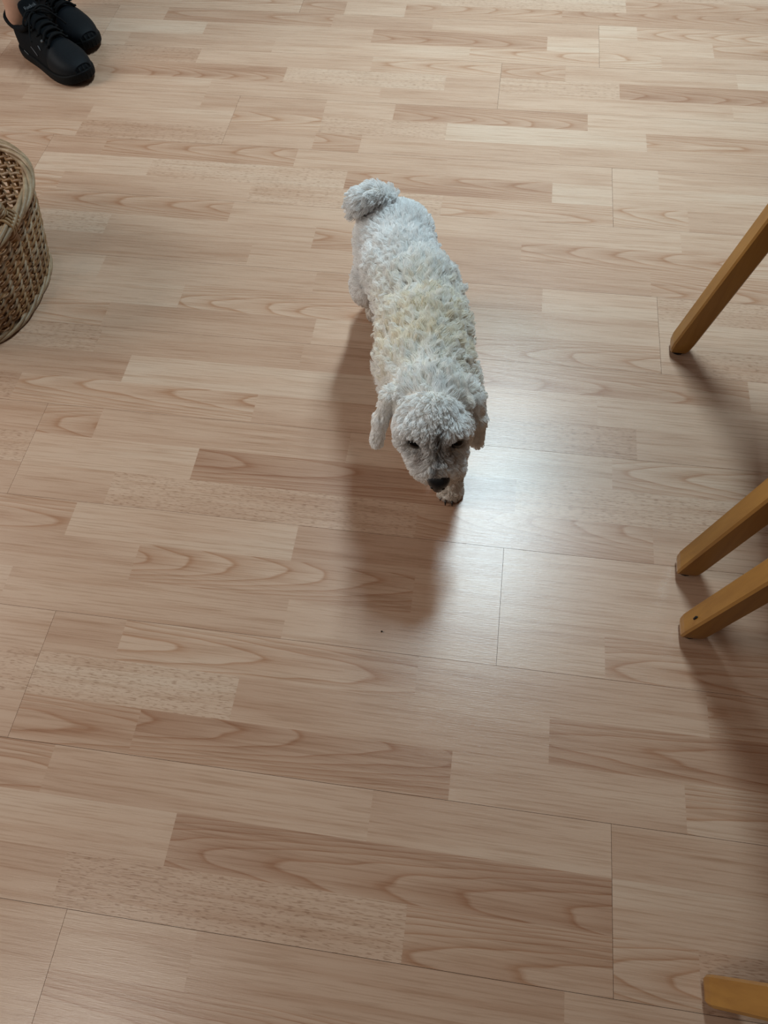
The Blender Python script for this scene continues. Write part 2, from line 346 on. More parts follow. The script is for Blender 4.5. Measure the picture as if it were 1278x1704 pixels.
# ---------------------------------------------------------------- floor
# rows of three-strip boards: row -> [(x0, x1, [[(x_end, tone, figure), ...] x3]), ...]
BW = 0.193
FLOOR = {
 -4: [[-2.3,-2.2,[[[-2.2,-0.3,0]],[[-2.2,-0.5,2]],[[-2.2,0,1]]]],[-2.2,-0.9,[[[-1.826,0,1],[-1.408,-0.1,0],[-0.9,-0.3,1]],[[-1.76,-0.3,0],[-1.372,-0.1,0],[-0.9,-0.5,2]],[[-1.714,-0.3,0],[-1.281,-0.1,0],[-0.9,0.2,2]]]],[-0.9,0.4,[[[-0.387,-0.1,0],[0.027,0.4,1],[0.4,-0.1,2]],[[-0.486,-0.3,1],[-0.077,-0.1,0],[0.4,0.4,1]],[[-0.408,-0.1,1],[-0.119,0.2,0],[0.4,0.4,1]]]],[0.4,1.6,[[[0.751,-0.1,1],[1.188,0,0],[1.6,-0.3,0]],[[0.762,-0.5,0],[1.248,0,2],[1.6,-0.1,1]],[[0.806,-0.1,0],[1.195,0.2,0],[1.6,-0.5,1]]]]],
 -3: [[-2.3,-1.5,[[[-1.834,0.2,2],[-1.5,0,0]],[[-1.951,0,2],[-1.5,0.1,0]],[[-1.878,-0.3,0],[-1.5,-0.5,0]]]],[-1.5,-0.2,[[[-1.031,0.1,1],[-0.672,0.4,0],[-0.2,-0.5,0]],[[-0.991,-0.5,0],[-0.67,-0.1,2],[-0.2,-0.5,0]],[[-1.026,-0.5,0],[-0.554,-0.1,0],[-0.2,-0.3,2]]]],[-0.2,1.1,[[[0.218,0.1,2],[0.744,0.4,0],[1.1,-0.1,1]],[[0.18,-0.3,0],[0.657,0,1],[1.1,-0.3,0]],[[0.246,0,0],[0.643,-0.1,0],[1.1,-0.1,1]]]],[1.1,1.6,[[[1.6,-0.5,1]],[[1.6,-0.3,1]],[[1.6,-0.3,0]]]]],
 -2: [[-2.3,-2.19,[[[-2.19,-0.5,0]],[[-2.19,-0.5,2]],[[-2.19,-0.3,1]]]],[-2.19,-0.89,[[[-1.726,-0.5,1],[-1.384,0,1],[-0.89,-0.3,0]],[[-1.67,0.1,0],[-1.389,0.4,1],[-0.89,0.2,0]],[[-1.761,0,1],[-1.368,-0.5,0],[-0.89,0,1]]]],[-0.89,0.41,[[[-0.5,0.4,0],[0.044,0,0],[0.41,-0.5,0]],[[-0.499,-0.3,0],[-0.068,0,0],[0.41,-0.3,0]],[[-0.534,0.1,0],[0.051,0.1,1],[0.41,0.2,2]]]],[0.41,1.6,[[[0.866,-0.5,1],[1.238,0,0],[1.6,0,0]],[[0.875,-0.3,0],[1.215,-0.1,2],[1.6,0,2]],[[0.777,-0.3,2],[1.191,0.4,2],[1.6,0.4,0]]]]],
 -1: [[-2.3,-1.73,[[[-1.73,-0.1,1]],[[-1.73,0,0]],[[-1.73,0.4,0]]]],[-1.73,-0.43,[[[-1.217,-0.5,1],[-0.834,0.1,0],[-0.43,0.4,0]],[[-1.268,-0.3,2],[-0.94,0.2,1],[-0.43,0.2,0]],[[-1.285,0,0],[-0.821,0.4,0],[-0.43,0.2,0]]]],[-0.43,0.87,[[[-0.047,0.1,0],[0.377,-0.5,1],[0.87,0.4,1]],[[0.069,-0.1,1],[0.445,-0.3,0],[0.87,0.2,1]],[[-0.259,0.1,0],[0.193,-0.3,0],[0.508,-0.1,0],[0.87,0.1,1]]]],[0.87,1.6,[[[1.296,0,0],[1.6,-0.5,0]],[[1.264,-0.5,1],[1.6,0.1,0]],[[1.251,-0.3,0],[1.6,-0.1,0]]]]],
 0: [[-2.3,-1.05,[[[-1.839,-0.5,0],[-1.463,0.4,0],[-1.05,0.4,0]],[[-1.952,0,0],[-1.459,0.4,0],[-1.05,0,0]],[[-1.84,0,0],[-1.407,-0.5,0],[-1.05,0.1,0]]]],[-1.05,0.25,[[[-0.453,-0.2,0],[-0.003,0,2],[0.25,-0.3,1]],[[-0.684,0,1],[-0.322,0.4,0],[0.25,-0.8,1]],[[-0.518,-0.2,1],[-0.065,0.1,0],[0.25,0.1,0]]]],[0.25,1.55,[[[0.352,0.2,1],[0.808,-0.5,2],[1.195,-0.3,2],[1.55,-0.1,1]],[[0.67,0.4,0],[1.168,-0.3,0],[1.55,0.4,0]],[[0.627,-0.2,0],[1.056,0,0],[1.55,-0.1,1]]]],[1.55,1.6,[[[1.6,-0.5,2]],[[1.6,-0.3,0]],[[1.6,0.2,0]]]]],
 1: [[-2.3,-1.89,[[[-1.89,-0.5,1]],[[-1.89,-0.5,1]],[[-1.89,0.4,2]]]],[-1.89,-0.59,[[[-1.439,0.1,0],[-1.019,0,0],[-0.59,-0.2,0]],[[-1.481,0.4,2],[-0.977,-0.5,2],[-0.59,0.5,2]],[[-1.534,0.1,1],[-0.953,0.4,1],[-0.59,0,0]]]],[-0.59,0.71,[[[-0.412,-0.4,1],[0.036,-0.5,1],[0.347,0,0],[0.71,0.4,1]],[[-0.282,0.5,2],[0.167,-0.2,0],[0.71,-0.6,1]],[[-0.475,-0.4,0],[-0.025,0.4,1],[0.385,0,0],[0.71,0.1,1]]]],[0.71,1.6,[[[1.145,-0.3,0],[1.6,0.4,1]],[[1.13,0.2,0],[1.6,-0.3,1]],[[1.081,-0.3,2],[1.6,0.4,1]]]]],
 2: [[-2.3,-1.212,[[[-1.984,-0.1,0],[-1.516,0.1,0],[-1.212,0.2,1]],[[-1.882,0.2,0],[-1.636,-0.1,2],[-1.212,-0.1,0]],[[-1.985,0.1,0],[-1.519,0.1,0],[-1.212,0.4,0]]]],[-1.212,0.088,[[[-0.687,0.4,0],[-0.234,0,0],[0.088,0.2,0]],[[-0.902,0.1,1],[-0.494,0,0],[-0.046,-0.1,1],[0.088,0,0]],[[-0.624,-0.1,1],[-0.245,0.4,0],[0.088,-0.5,0]]]],[0.088,1.388,[[[0.244,0.3,0],[0.576,0,1],[1.004,0.2,0],[1.388,0.1,2]],[[0.487,0.1,0],[1.029,0,1],[1.388,-0.3,1]],[[0.557,-0.1,0],[0.922,-0.3,2],[1.388,-0.1,1]]]],[1.388,1.6,[[[1.6,0.2,1]],[[1.6,0,1]],[[1.6,0.1,1]]]]],
 3: [[-2.3,-2.05,[[[-2.05,0.4,0]],[[-2.05,-0.1,1]],[[-2.05,0,1]]]],[-2.05,-0.75,[[[-1.701,0.1,1],[-1.238,0.2,1],[-0.75,-0.1,0]],[[-1.597,0,1],[-1.207,-0.5,0],[-0.75,0.3,2]],[[-1.615,0.2,0],[-1.191,0.1,0],[-0.75,-0.3,0]]]],[-0.75,0.55,[[[-0.579,-0.1,0],[-0.055,0,2],[0.321,-0.3,1],[0.55,-0.4,0]],[[-0.447,0.4,0],[0.102,-0.9,1],[0.55,0.1,2]],[[-0.644,-0.2,1],[-0.189,-0.1,0],[0.259,0.2,0],[0.55,0.3,1]]]],[0.55,1.6,[[[1.072,0.2,1],[1.6,0.1,0]],[[1.001,-0.3,0],[1.6,-0.1,0]],[[1.169,-0.3,1],[1.6,0.4,1]]]]],
 4: [[-2.3,-1.36,[[[-1.796,0.1,2],[-1.36,0.1,0]],[[-1.921,-0.3,0],[-1.36,0.4,0]],[[-1.885,-0.1,0],[-1.36,-0.5,0]]]],[-1.36,-0.06,[[[-0.826,-0.5,2],[-0.371,0.3,1],[-0.06,-0.2,0]],[[-1.027,0.2,2],[-0.632,-0.5,0],[-0.06,0.7,0]],[[-1.056,0,0],[-0.709,0.2,2],[-0.31,-0.3,0],[-0.06,-0.5,0]]]],[-0.06,1.24,[[[0.301,-0.5,2],[0.783,0.1,0],[1.24,0.1,1]],[[0.235,-0.1,0],[0.668,0.2,0],[1.24,0.4,0]],[[0.5,-0.3,1],[0.868,0.4,0],[1.24,-0.5,1]]]],[1.24,1.6,[[[1.6,-0.3,0]],[[1.6,0.4,0]],[[1.6,0.1,1]]]]],
 5: [[-2.3,-2.25,[[[-2.25,0.1,2]],[[-2.25,-0.1,1]],[[-2.25,-0.1,0]]]],[-2.25,-0.95,[[[-1.836,-0.5,0],[-1.397,0.2,0],[-0.95,-0.1,0]],[[-1.888,0.1,0],[-1.45,-0.3,0],[-0.95,0.1,0]],[[-1.821,-0.3,1],[-1.345,0.2,2],[-0.95,0.4,2]]]],[-0.95,0.35,[[[-0.717,0.2,1],[-0.299,-0.4,0],[-0.023,0.4,0],[0.35,0,1]],[[-0.58,0.3,0],[-0.053,0,1],[0.35,0,0]],[[-0.769,0.5,0],[-0.321,-0.2,0],[0.131,-0.5,0],[0.35,0.4,0]]]],[0.35,1.6,[[[0.416,0.1,0],[0.824,-0.1,2],[1.143,0.4,1],[1.6,0.1,2]],[[0.69,0.3,0],[1.205,-0.1,1],[1.6,0.4,2]],[[0.782,0,2],[1.231,0.4,0],[1.6,0.4,0]]]]],
 6: [[-2.3,-1.49,[[[-1.832,-0.1,0],[-1.49,0.2,2]],[[-1.97,-0.1,1],[-1.49,0,0]],[[-1.826,-0.3,2],[-1.49,-0.5,1]]]],[-1.49,-0.19,[[[-0.977,0.4,1],[-0.471,-0.6,0],[-0.19,0,0]],[[-1.115,-0.5,0],[-0.799,0.4,2],[-0.347,-0.1,0],[-0.19,-0.5,1]],[[-0.982,-0.1,1],[-0.541,-0.1,1],[-0.19,0,0]]]],[-0.19,1.11,[[[0.34,-0.6,0],[0.788,-0.2,1],[1.11,0.2,0]],[[0.084,-0.5,0],[0.518,-0.2,1],[1.11,0.4,1]],[[0.405,0.2,0],[0.805,0,0],[1.11,-0.5,0]]]],[1.11,1.6,[[[1.6,0.1,0]],[[1.6,0.1,0]],[[1.6,0.2,0]]]]],
 7: [[-2.3,-1.03,[[[-1.96,-0.3,0],[-1.42,-0.3,2],[-1.03,0.2,0]],[[-1.823,0,2],[-1.488,0.1,1],[-1.03,-0.5,0]],[[-1.892,0.4,1],[-1.373,0.4,1],[-1.03,-0.1,1]]]],[-1.03,0.27,[[[-0.955,0.3,1],[-0.516,-0.2,0],[-0.091,0.2,2],[0.27,0.1,1]],[[-0.764,0.6,0],[-0.311,0.3,2],[0.142,-0.6,1],[0.27,0.6,0]],[[-0.894,-0.5,0],[-0.437,-0.6,1],[-0.093,0,0],[0.27,-0.1,0]]]],[0.27,1.57,[[[0.424,0.3,1],[0.756,-0.2,0],[1.114,0,0],[1.57,-0.1,1]],[[0.781,0.3,0],[1.211,0,0],[1.57,0.4,1]],[[0.369,0.5,0],[0.723,0,0],[1.134,-0.5,0],[1.57,0,0]]]],[1.57,1.6,[[[1.6,0.1,0]],[[1.6,0.2,2]],[[1.6,-0.3,1]]]]],
 8: [[-2.3,-1.92,[[[-1.92,0.4,0]],[[-1.92,-0.5,0]],[[-1.92,0.1,0]]]],[-1.92,-0.62,[[[-1.452,-0.1,2],[-0.978,0.3,1],[-0.62,-0.3,2]],[[-1.447,-0.5,2],[-0.973,-0.4,0],[-0.62,0.2,0]],[[-1.566,0,1],[-1.164,-0.6,0],[-0.709,0.1,0],[-0.62,-0.3,0]]]],[-0.62,0.68,[[[-0.407,-0.3,0],[-0.298,-0.5,1],[0.155,-0.1,0],[0.68,-0.2,0]],[[-0.403,0,1],[-0.106,0.1,2],[0.348,0.7,0],[0.68,-0.1,1]],[[-0.404,-0.5,0],[-0.236,0.1,0],[0.217,-0.6,1],[0.68,0.5,0]]]],[0.68,1.6,[[[1.144,-0.5,0],[1.6,0.4,0]],[[1.103,0.1,1],[1.6,0.2,0]],[[1.215,-0.5,2],[1.6,0.4,0]]]]],
 9: [[-2.3,-1.294,[[[-1.717,0.2,0],[-1.294,0.4,0]],[[-1.761,-0.1,0],[-1.294,0.1,0]],[[-1.771,0.2,1],[-1.294,0.4,0]]]],[-1.294,0.006,[[[-0.708,0.2,0],[-0.281,0,0],[0.006,-0.3,0]],[[-1.022,-0.5,0],[-0.529,-0.6,1],[-0.127,0.5,2],[0.006,-0.1,0]],[[-0.77,-0.3,2],[-0.319,-0.1,0],[0.006,0.5,1]]]],[0.006,1.306,[[[0.549,0,0],[0.994,0.3,0],[1.306,-0.5,2]],[[0.292,0.3,2],[0.881,-0.9,1],[1.306,0.2,2]],[[0.163,-0.4,1],[0.57,-0.1,0],[0.924,0.4,0],[1.306,0.4,0]]]],[1.306,1.6,[[[1.6,0,1]],[[1.6,0.1,1]],[[1.6,0,1]]]]],
 10: [[-2.3,-1.055,[[[-1.914,0,0],[-1.482,0.4,0],[-1.055,0.1,1]],[[-1.938,-0.1,0],[-1.494,-0.1,1],[-1.055,0.4,0]],[[-1.812,0,0],[-1.441,0.1,2],[-1.055,-0.5,0]]]],[-1.055,0.245,[[[-0.981,-0.1,0],[-0.585,-0.2,0],[-0.078,0.1,0],[0.245,0.4,1]],[[-0.787,0.7,0],[-0.336,-0.1,0],[0.115,-0.8,1],[0.245,0.6,0]],[[-0.913,-0.2,0],[-0.452,-0.7,1],[-0.185,-0.5,0],[0.245,-0.3,0]]]],[0.245,1.545,[[[0.396,0.4,1],[0.829,-0.2,0],[1.197,0.1,1],[1.545,-0.5,0]],[[0.525,0.2,0],[1.096,0,1],[1.545,0.4,1]],[[0.341,0.5,0],[0.688,0.1,1],[1.223,-0.1,0],[1.545,-0.5,1]]]],[1.545,1.6,[[[1.6,0.2,0]],[[1.6,0,0]],[[1.6,0.2,2]]]]],
 11: [[-2.3,-1.85,[[[-1.85,0.2,1]],[[-1.85,-0.3,0]],[[-1.85,-0.1,0]]]],[-1.85,-0.55,[[[-1.4,-0.5,1],[-1.061,-0.3,2],[-0.55,0.3,1]],[[-1.412,0.1,0],[-1.039,0.1,0],[-0.55,0.1,0]],[[-1.378,0,0],[-1.066,0.4,1],[-0.55,-0.3,1]]]],[-0.55,0.75,[[[-0.428,-0.5,1],[-0.265,0.2,0],[0.15,-0.2,1],[0.75,-0.5,1]],[[-0.172,-0.1,0],[0.316,0.4,2],[0.75,-0.3,1]],[[-0.186,0.2,0],[0.17,-0.3,2],[0.571,-0.1,2],[0.75,0,0]]]],[0.75,1.6,[[[1.232,0.2,1],[1.6,-0.1,0]],[[1.191,0.1,0],[1.6,0.1,0]],[[1.152,0.4,0],[1.6,0,1]]]]],
 12: [[-2.3,-1.2,[[[-1.885,0.2,1],[-1.629,-0.3,0],[-1.2,-0.3,1]],[[-1.902,-0.5,1],[-1.552,0.4,0],[-1.2,0.4,0]],[[-1.903,0.4,1],[-1.633,-0.3,1],[-1.2,-0.3,0]]]],[-1.2,0.1,[[[-0.745,0.4,0],[-0.369,-0.3,2],[0.1,0,0]],[[-0.762,-0.5,0],[-0.289,-0.1,1],[0.1,-0.5,0]],[[-0.793,0.4,0],[-0.315,-0.5,0],[0.1,0,2]]]],[0.1,1.4,[[[0.461,-0.5,0],[0.954,-0.3,2],[1.4,-0.3,0]],[[0.482,-0.5,0],[1.039,-0.5,0],[1.4,-0.1,1]],[[0.536,-0.5,1],[0.954,0.2,0],[1.4,0.2,0]]]],[1.4,1.6,[[[1.6,0.2,0]],[[1.6,0.1,2]],[[1.6,0.1,0]]]]],
 13: [[-2.3,-2.0,[[[-2.0,0.2,0]],[[-2.0,-0.5,0]],[[-2.0,0,0]]]],[-2.0,-0.7,[[[-1.499,0.1,0],[-1.053,0.1,0],[-0.7,0.2,0]],[[-1.63,0.1,2],[-1.119,0.1,0],[-0.7,0.1,0]],[[-1.626,0.1,2],[-1.087,0,0],[-0.7,0.1,0]]]],[-0.7,0.6,[[[-0.186,-0.1,1],[0.106,0,0],[0.6,0.1,1]],[[-0.324,0.2,1],[0.164,0.1,0],[0.6,0.1,1]],[[-0.255,0.1,2],[0.114,0.1,2],[0.6,0.1,2]]]],[0.6,1.6,[[[1.09,-0.1,0],[1.6,-0.1,0]],[[1.063,-0.1,0],[1.6,0.2,0]],[[1.107,0.1,0],[1.6,-0.1,0]]]]],
 14: [[-2.3,-1.4,[[[-1.785,-0.3,0],[-1.4,-0.5,0]],[[-1.796,-0.1,2],[-1.4,0.4,0]],[[-1.908,-0.5,0],[-1.4,-0.5,1]]]],[-1.4,-0.1,[[[-1.052,-0.5,2],[-0.47,0.2,1],[-0.1,-0.3,0]],[[-0.894,0.2,1],[-0.555,0,0],[-0.1,0.2,1]],[[-0.889,0.1,0],[-0.545,-0.1,0],[-0.1,-0.5,0]]]],[-0.1,1.2,[[[0.256,-0.3,1],[0.681,0.2,2],[1.2,-0.5,1]],[[0.285,0.1,0],[0.745,0.2,0],[1.2,-0.5,0]],[[0.31,0.1,0],[0.812,0,0],[1.2,0.1,1]]]],[1.2,1.6,[[[1.6,0.1,2]],[[1.6,-0.5,1]],[[1.6,-0.3,0]]]]],
 15: [[-2.3,-2.1,[[[-2.1,0,1]],[[-2.1,0.1,0]],[[-2.1,0.4,0]]]],[-2.1,-0.8,[[[-1.737,-0.3,1],[-1.303,0,2],[-0.8,-0.1,1]],[[-1.698,0.4,1],[-1.204,0.2,0],[-0.8,0.4,0]],[[-1.601,0.4,0],[-1.15,0.2,1],[-0.8,0,2]]]],[-0.8,0.5,[[[-0.39,0.4,1],[0.019,-0.3,1],[0.5,-0.1,0]],[[-0.395,0.4,2],[-0.014,0.4,2],[0.5,0.2,0]],[[-0.347,-0.3,1],[0.114,-0.1,1],[0.5,0,1]]]],[0.5,1.6,[[[0.871,0,0],[1.258,0.4,2],[1.6,0,0]],[[0.862,-0.1,0],[1.269,-0.3,0],[1.6,-0.1,0]],[[0.832,0.1,2],[1.265,0,1],[1.6,0.4,0]]]]]}
SEEN_X = lambda y: (-0.62 - 0.47 * max(y, -.2), 0.56 + 0.14 * max(y, 0))
floor = tag(link('floor', mesh_from([(-2.35, -.85, -.012), (1.65, -.85, -.012), (1.65, 3.15, -.012), (-2.35, 3.15, -.012),
     (-2.35, -.85, -.05), (1.65, -.85, -.05), (1.65, 3.15, -.05), (-2.35, 3.15, -.05)],
    [(0, 1, 2, 3), (7, 6, 5, 4), (0, 4, 5, 1), (1, 5, 6, 2), (2, 6, 7, 3), (3, 7, 4, 0)], 'floor', False), None, M_UNDER),
    'three-strip beech laminate floor with pale and reddish blocks', 'floor', kind='structure')
_rf = random.Random(11)
G = 0.00025
def strip_data(x0, x1, y0, y1, ztop=0.0, zb=-.003, ch=(0, 0, 0, 0)):
    v = [(x0, y0, ztop), (x1, y0, ztop), (x1, y1, ztop), (x0, y1, ztop), (x0, y0, zb), (x1, y0, zb), (x1, y1, zb), (x0, y1, zb)]
    f = [(0, 1, 2, 3), (4, 7, 6, 5), (0, 4, 5, 1), (1, 5, 6, 2), (2, 6, 7, 3), (3, 7, 4, 0)]
    return v, f
def strip_mesh(items):
    """items: (x0,x1,y0,y1,tone,kind) -> mesh with local coordinates and attributes"""
    V, F, A, L = [], [], [], []
    for (x0, x1, y0, y1, t, k) in items:
        v, f = strip_data(x0, x1, y0, y1); o = len(V)
        V += v; F += [tuple(i + o for i in q) for q in f]
        s = _rf.random(); A += [(t, k, s)] * len(f)
        xc, yc = (x0 + x1) / 2, (y0 + y1) / 2
        L += [(p[0] - xc, (p[1] - yc) / (BW / 6)) for p in v]
    me = mesh_from(V, F, 'strip', False)
    for i, nm in enumerate(('tone', 'kind', 'seed')):
        at = me.attributes.new(nm, 'FLOAT', 'FACE'); at.data.foreach_set('value', [a[i] for a in A])
    uvl = me.uv_layers.new(name='local')
    for lp in me.loops: uvl.data[lp.index].uv = L[lp.vertex_index]
    return me
def in_view(x0, x1, y0, y1):
    if y1 < -0.16 or y0 > 2.36: return False
    a, b = SEEN_X((y0 + y1) / 2)
    return x1 > a - .12 and x0 < b
rest = []
for r, boards in FLOOR.items():
    for (b0, b1, strips) in boards:
        y0 = r * BW
        items = []
        for i, seg in enumerate(strips):
            ya = y0 + i * BW / 3 + (G if i == 0 else 0); yb = y0 + (i + 1) * BW / 3 - (G if i == 2 else 0)
            xa = b0
            for (xb, t, k) in seg:
                items.append((xa + (G if xa == b0 else 0), xb - (G if xb == seg[-1][0] else 0), ya, yb, t, k)); xa = xb
        if any(in_view(*it[:4]) for it in items):
            v, f = strip_data(b0 + G, b1 - G, y0 + G, y0 + BW - G, -.003, -.0115)
            bd = link('laminate_board', mesh_from(v, f, 'laminate_board', False), floor, M_CORE)
            far = []
            for it in items:
                if in_view(*it[:4]): link('strip', strip_mesh([it]), bd, M_LAM)
                else: far.append(it)
            if far: tag(link('outlying_strips', strip_mesh(far), bd, M_LAM), kind='stuff')
        else: rest += items
tag(link('outlying_boards', strip_mesh(rest), floor, M_LAM), kind='stuff')

# wall beyond the picture, behind the lamp
M_WALL = simple('white_wall_paint', (.74, .72, .68), .85, .03, 4)
def plain_box(x0, x1, y0, y1, z0, z1):
    v = [(x, y, z) for z in (z0, z1) for (x, y) in ((x0, y0), (x1, y0), (x1, y1), (x0, y1))]
    return v, [(3, 2, 1, 0), (4, 5, 6, 7), (0, 1, 5, 4), (1, 2, 6, 5), (2, 3, 7, 6), (3, 0, 4, 7)]
tag(link('wall_back', mesh_from(*plain_box(-2.35, 1.65, 3.15, 3.27, -.05, 2.5), 'wall_back', False), None, M_WALL), 'plain white painted wall beyond the floor', 'wall', kind='structure')
tag(link('baseboard_back', mesh_from(*plain_box(-2.35, 1.65, 3.135, 3.15, 0, .06), 'baseboard_back', False), None, M_WOOD), 'narrow wooden baseboard along the back wall', 'baseboard', kind='structure')

# ---------------------------------------------------------------- chairs
def beam_data(path, wx, wy, ch=.003):
    """square bar with chamfered edges along a path of (centre, scale)"""
    V, F = [], []
    prof = []
    for sx, sy in ((1, 1), (-1, 1), (-1, -1), (1, -1)):
        a = (sx * (wx / 2 - ch), sy * wy / 2); b = (sx * wx / 2, sy * (wy / 2 - ch))
        prof += [b, a] if sx * sy > 0 else [a, b]
    n = len(prof)
    for (c, s) in path:
        for (px, py) in prof: V.append((c[0] + px * s, c[1] + py * s, c[2]))
    for i in range(len(path) - 1):
        for k in range(n):
            l = (k + 1) % n
            F.append((i * n + k, i * n + l, (i + 1) * n + l, (i + 1) * n + k))
    F.append(tuple(range(n))[::-1]); F.append(tuple((len(path) - 1) * n + k for k in range(n)))
    return V, F
def box_data(x0, x1, y0, y1, z0, z1, c=.004):
    bm = bmesh.new(); bmesh.ops.create_cube(bm, size=1)
    for v in bm.verts: v.co = Vector((x0 + (v.co.x + .5) * (x1 - x0), y0 + (v.co.y + .5) * (y1 - y0), z0 + (v.co.z + .5) * (z1 - z0)))
    bmesh.ops.bevel(bm, geom=list(bm.edges), offset=c, segments=2, affect='EDGES', profile=.5)
    V = [v.co.copy() for v in bm.verts]; F = [tuple(v.index for v in f.verts) for f in bm.faces] if not bm.verts.index_update() else None
    bm.free(); return V, F
LEGW = .036
def make_chair(label, group):
    t = empty('chair', (0, 0, 0), label, 'chair', group)
    h = .225
    for sgn in (-1, 1):
        y = sgn * h
        lg = link('leg', mesh_from(*beam_data([((0, y, .006), .80), ((.0008, y, .014), .92), ((.0025, y, .028), 1), ((.074, y - sgn * .004, .44), 1.02), ((.072, y - sgn * .005, .50), 1), ((-.005, y - sgn * .008, .88), .85)], LEGW, LEGW * .92), 'leg', False), t, M_WOOD)
        gl = link('glide', mesh_from(*tube_data([(0, y, 0), (0, y, .0065)], .0125, sides=14), 'glide', False), lg, M_GLIDE)
        lg2 = link('leg', mesh_from(*beam_data([((.405, y, .006), .80), ((.405, y, .028), 1), ((.405, y, .435), 1.05)], LEGW, LEGW), 'leg', False), t, M_WOOD)
        link('glide', mesh_from(*tube_data([(.405, y, 0), (.405, y, .0065)], .0125, sides=14), 'glide', False), lg2, M_GLIDE)
        link('seat_rail', mesh_from(*box_data(.08, .39, y - .011, y + .011, .375, .43), 'seat_rail', False), t, M_WOOD)
    link('seat_rail', mesh_from(*box_data(.060, .082, -h + .02, h - .02, .375, .43), 'seat_rail', False), t, M_WOOD)
    link('seat_rail', mesh_from(*box_data(.394, .416, -h + .02, h - .02, .375, .43), 'seat_rail', False), t, M_WOOD)
    link('seat', mesh_from(*box_data(.090, .46, -h - .01, h + .01, .432, .462, .010), 'seat', False), t, M_WOOD)
    for z, x in ((.60, .052), (.70, .032), (.82, .007)):
        link('back_slat', mesh_from(*box_data(x - .008, x + .008, -h + .012, h - .012, z - .028, z + .028), 'back_slat', False), t, M_WOOD)
    return t
def copy_tree(o, parent=None):
    c = o.copy(); COL.objects.link(c)
    if parent is not None: c.parent = parent
    for ch in list(o.children): copy_tree(ch, c)
    return c
CG = 'wooden chairs at the right edge'
chair = make_chair('honey-coloured wooden chair farther from the camera, next to the dog\'s body', CG)
chair2 = copy_tree(chair)
chair2['label'] = 'honey-coloured wooden chair nearest the camera, its leg at bottom right corner'
def place(c, x, y, rz, lz=0):
    c.location = (x, y, lz); c.rotation_euler = (0, 0, rz)
place(chair, .374, .802, math.radians(-1.8))
place(chair2, .367, .250, math.radians(.2))
for lg in chair2.children:
    c = lg.data.vertices[0].co
    if lg.name.startswith('leg') and c.y > 0 and c.x < .2:
        nk = bpy.data.objects.new('nick', mesh_from(*box_data(-.0125, -.0090, .2195, .2222, .056, .066, .0008), 'nick', False)); COL.objects.link(nk)
        nk.data.materials.append(M_GLIDE); nk.parent = lg; tag(nk, 'small dark nick in the varnish')

# ---------------------------------------------------------------- wicker basket
def sup(a, b, n, th):
    c, s = math.cos(th), math.sin(th)
    return (math.copysign(abs(c) ** (2 / n), c) * a, math.copysign(abs(s) ** (2 / n), s) * b)
def ring_even(a, b, n, count):
    """count points evenly spaced along the oval"""
    m = 1440; P = [sup(a, b, n, 2 * math.pi * i / m) for i in range(m + 1)]
    acc = [0]
    for i in range(m): acc.append(acc[-1] + math.dist(P[i], P[i + 1]))
    out = []; j = 0
    for q in range(count):
        t = acc[-1] * q / count
        while acc[j + 1] < t: j += 1
        f = (t - acc[j]) / max(1e-9, acc[j + 1] - acc[j])
        out.append((P[j][0] + (P[j + 1][0] - P[j][0]) * f, P[j][1] + (P[j + 1][1] - P[j][1]) * f))
    return out
BH = .185; BC0 = (-1.058, 1.025); BC1 = (-1.056, 1.045)
NST, SUBD = 48, 6
_b0 = ring_even(.188, .160, 2.9, NST * SUBD); _b1 = ring_even(.226, .202, 2.4, NST * SUBD)
def bpt(i, z, off=0.0):
    """point on the basket wall: i in units of stake/SUBD"""
    n = NST * SUBD; t = z / BH; t2 = t + .22 * t * (1 - t)
    i = i % n
    def p(q):
        q %= n
        return Vector((BC0[0] + (BC1[0] - BC0[0]) * t2 + _b0[q][0] * (1 - t2) + _b1[q][0] * t2,
                       BC0[1] + (BC1[1] - BC0[1]) * t2 + _b0[q][1] * (1 - t2) + _b1[q][1] * t2, z))
    a = p(i); d = (p(i + 1) - p(i - 1)).normalized()
    return a + Vector((d.y, -d.x, 0)) * off
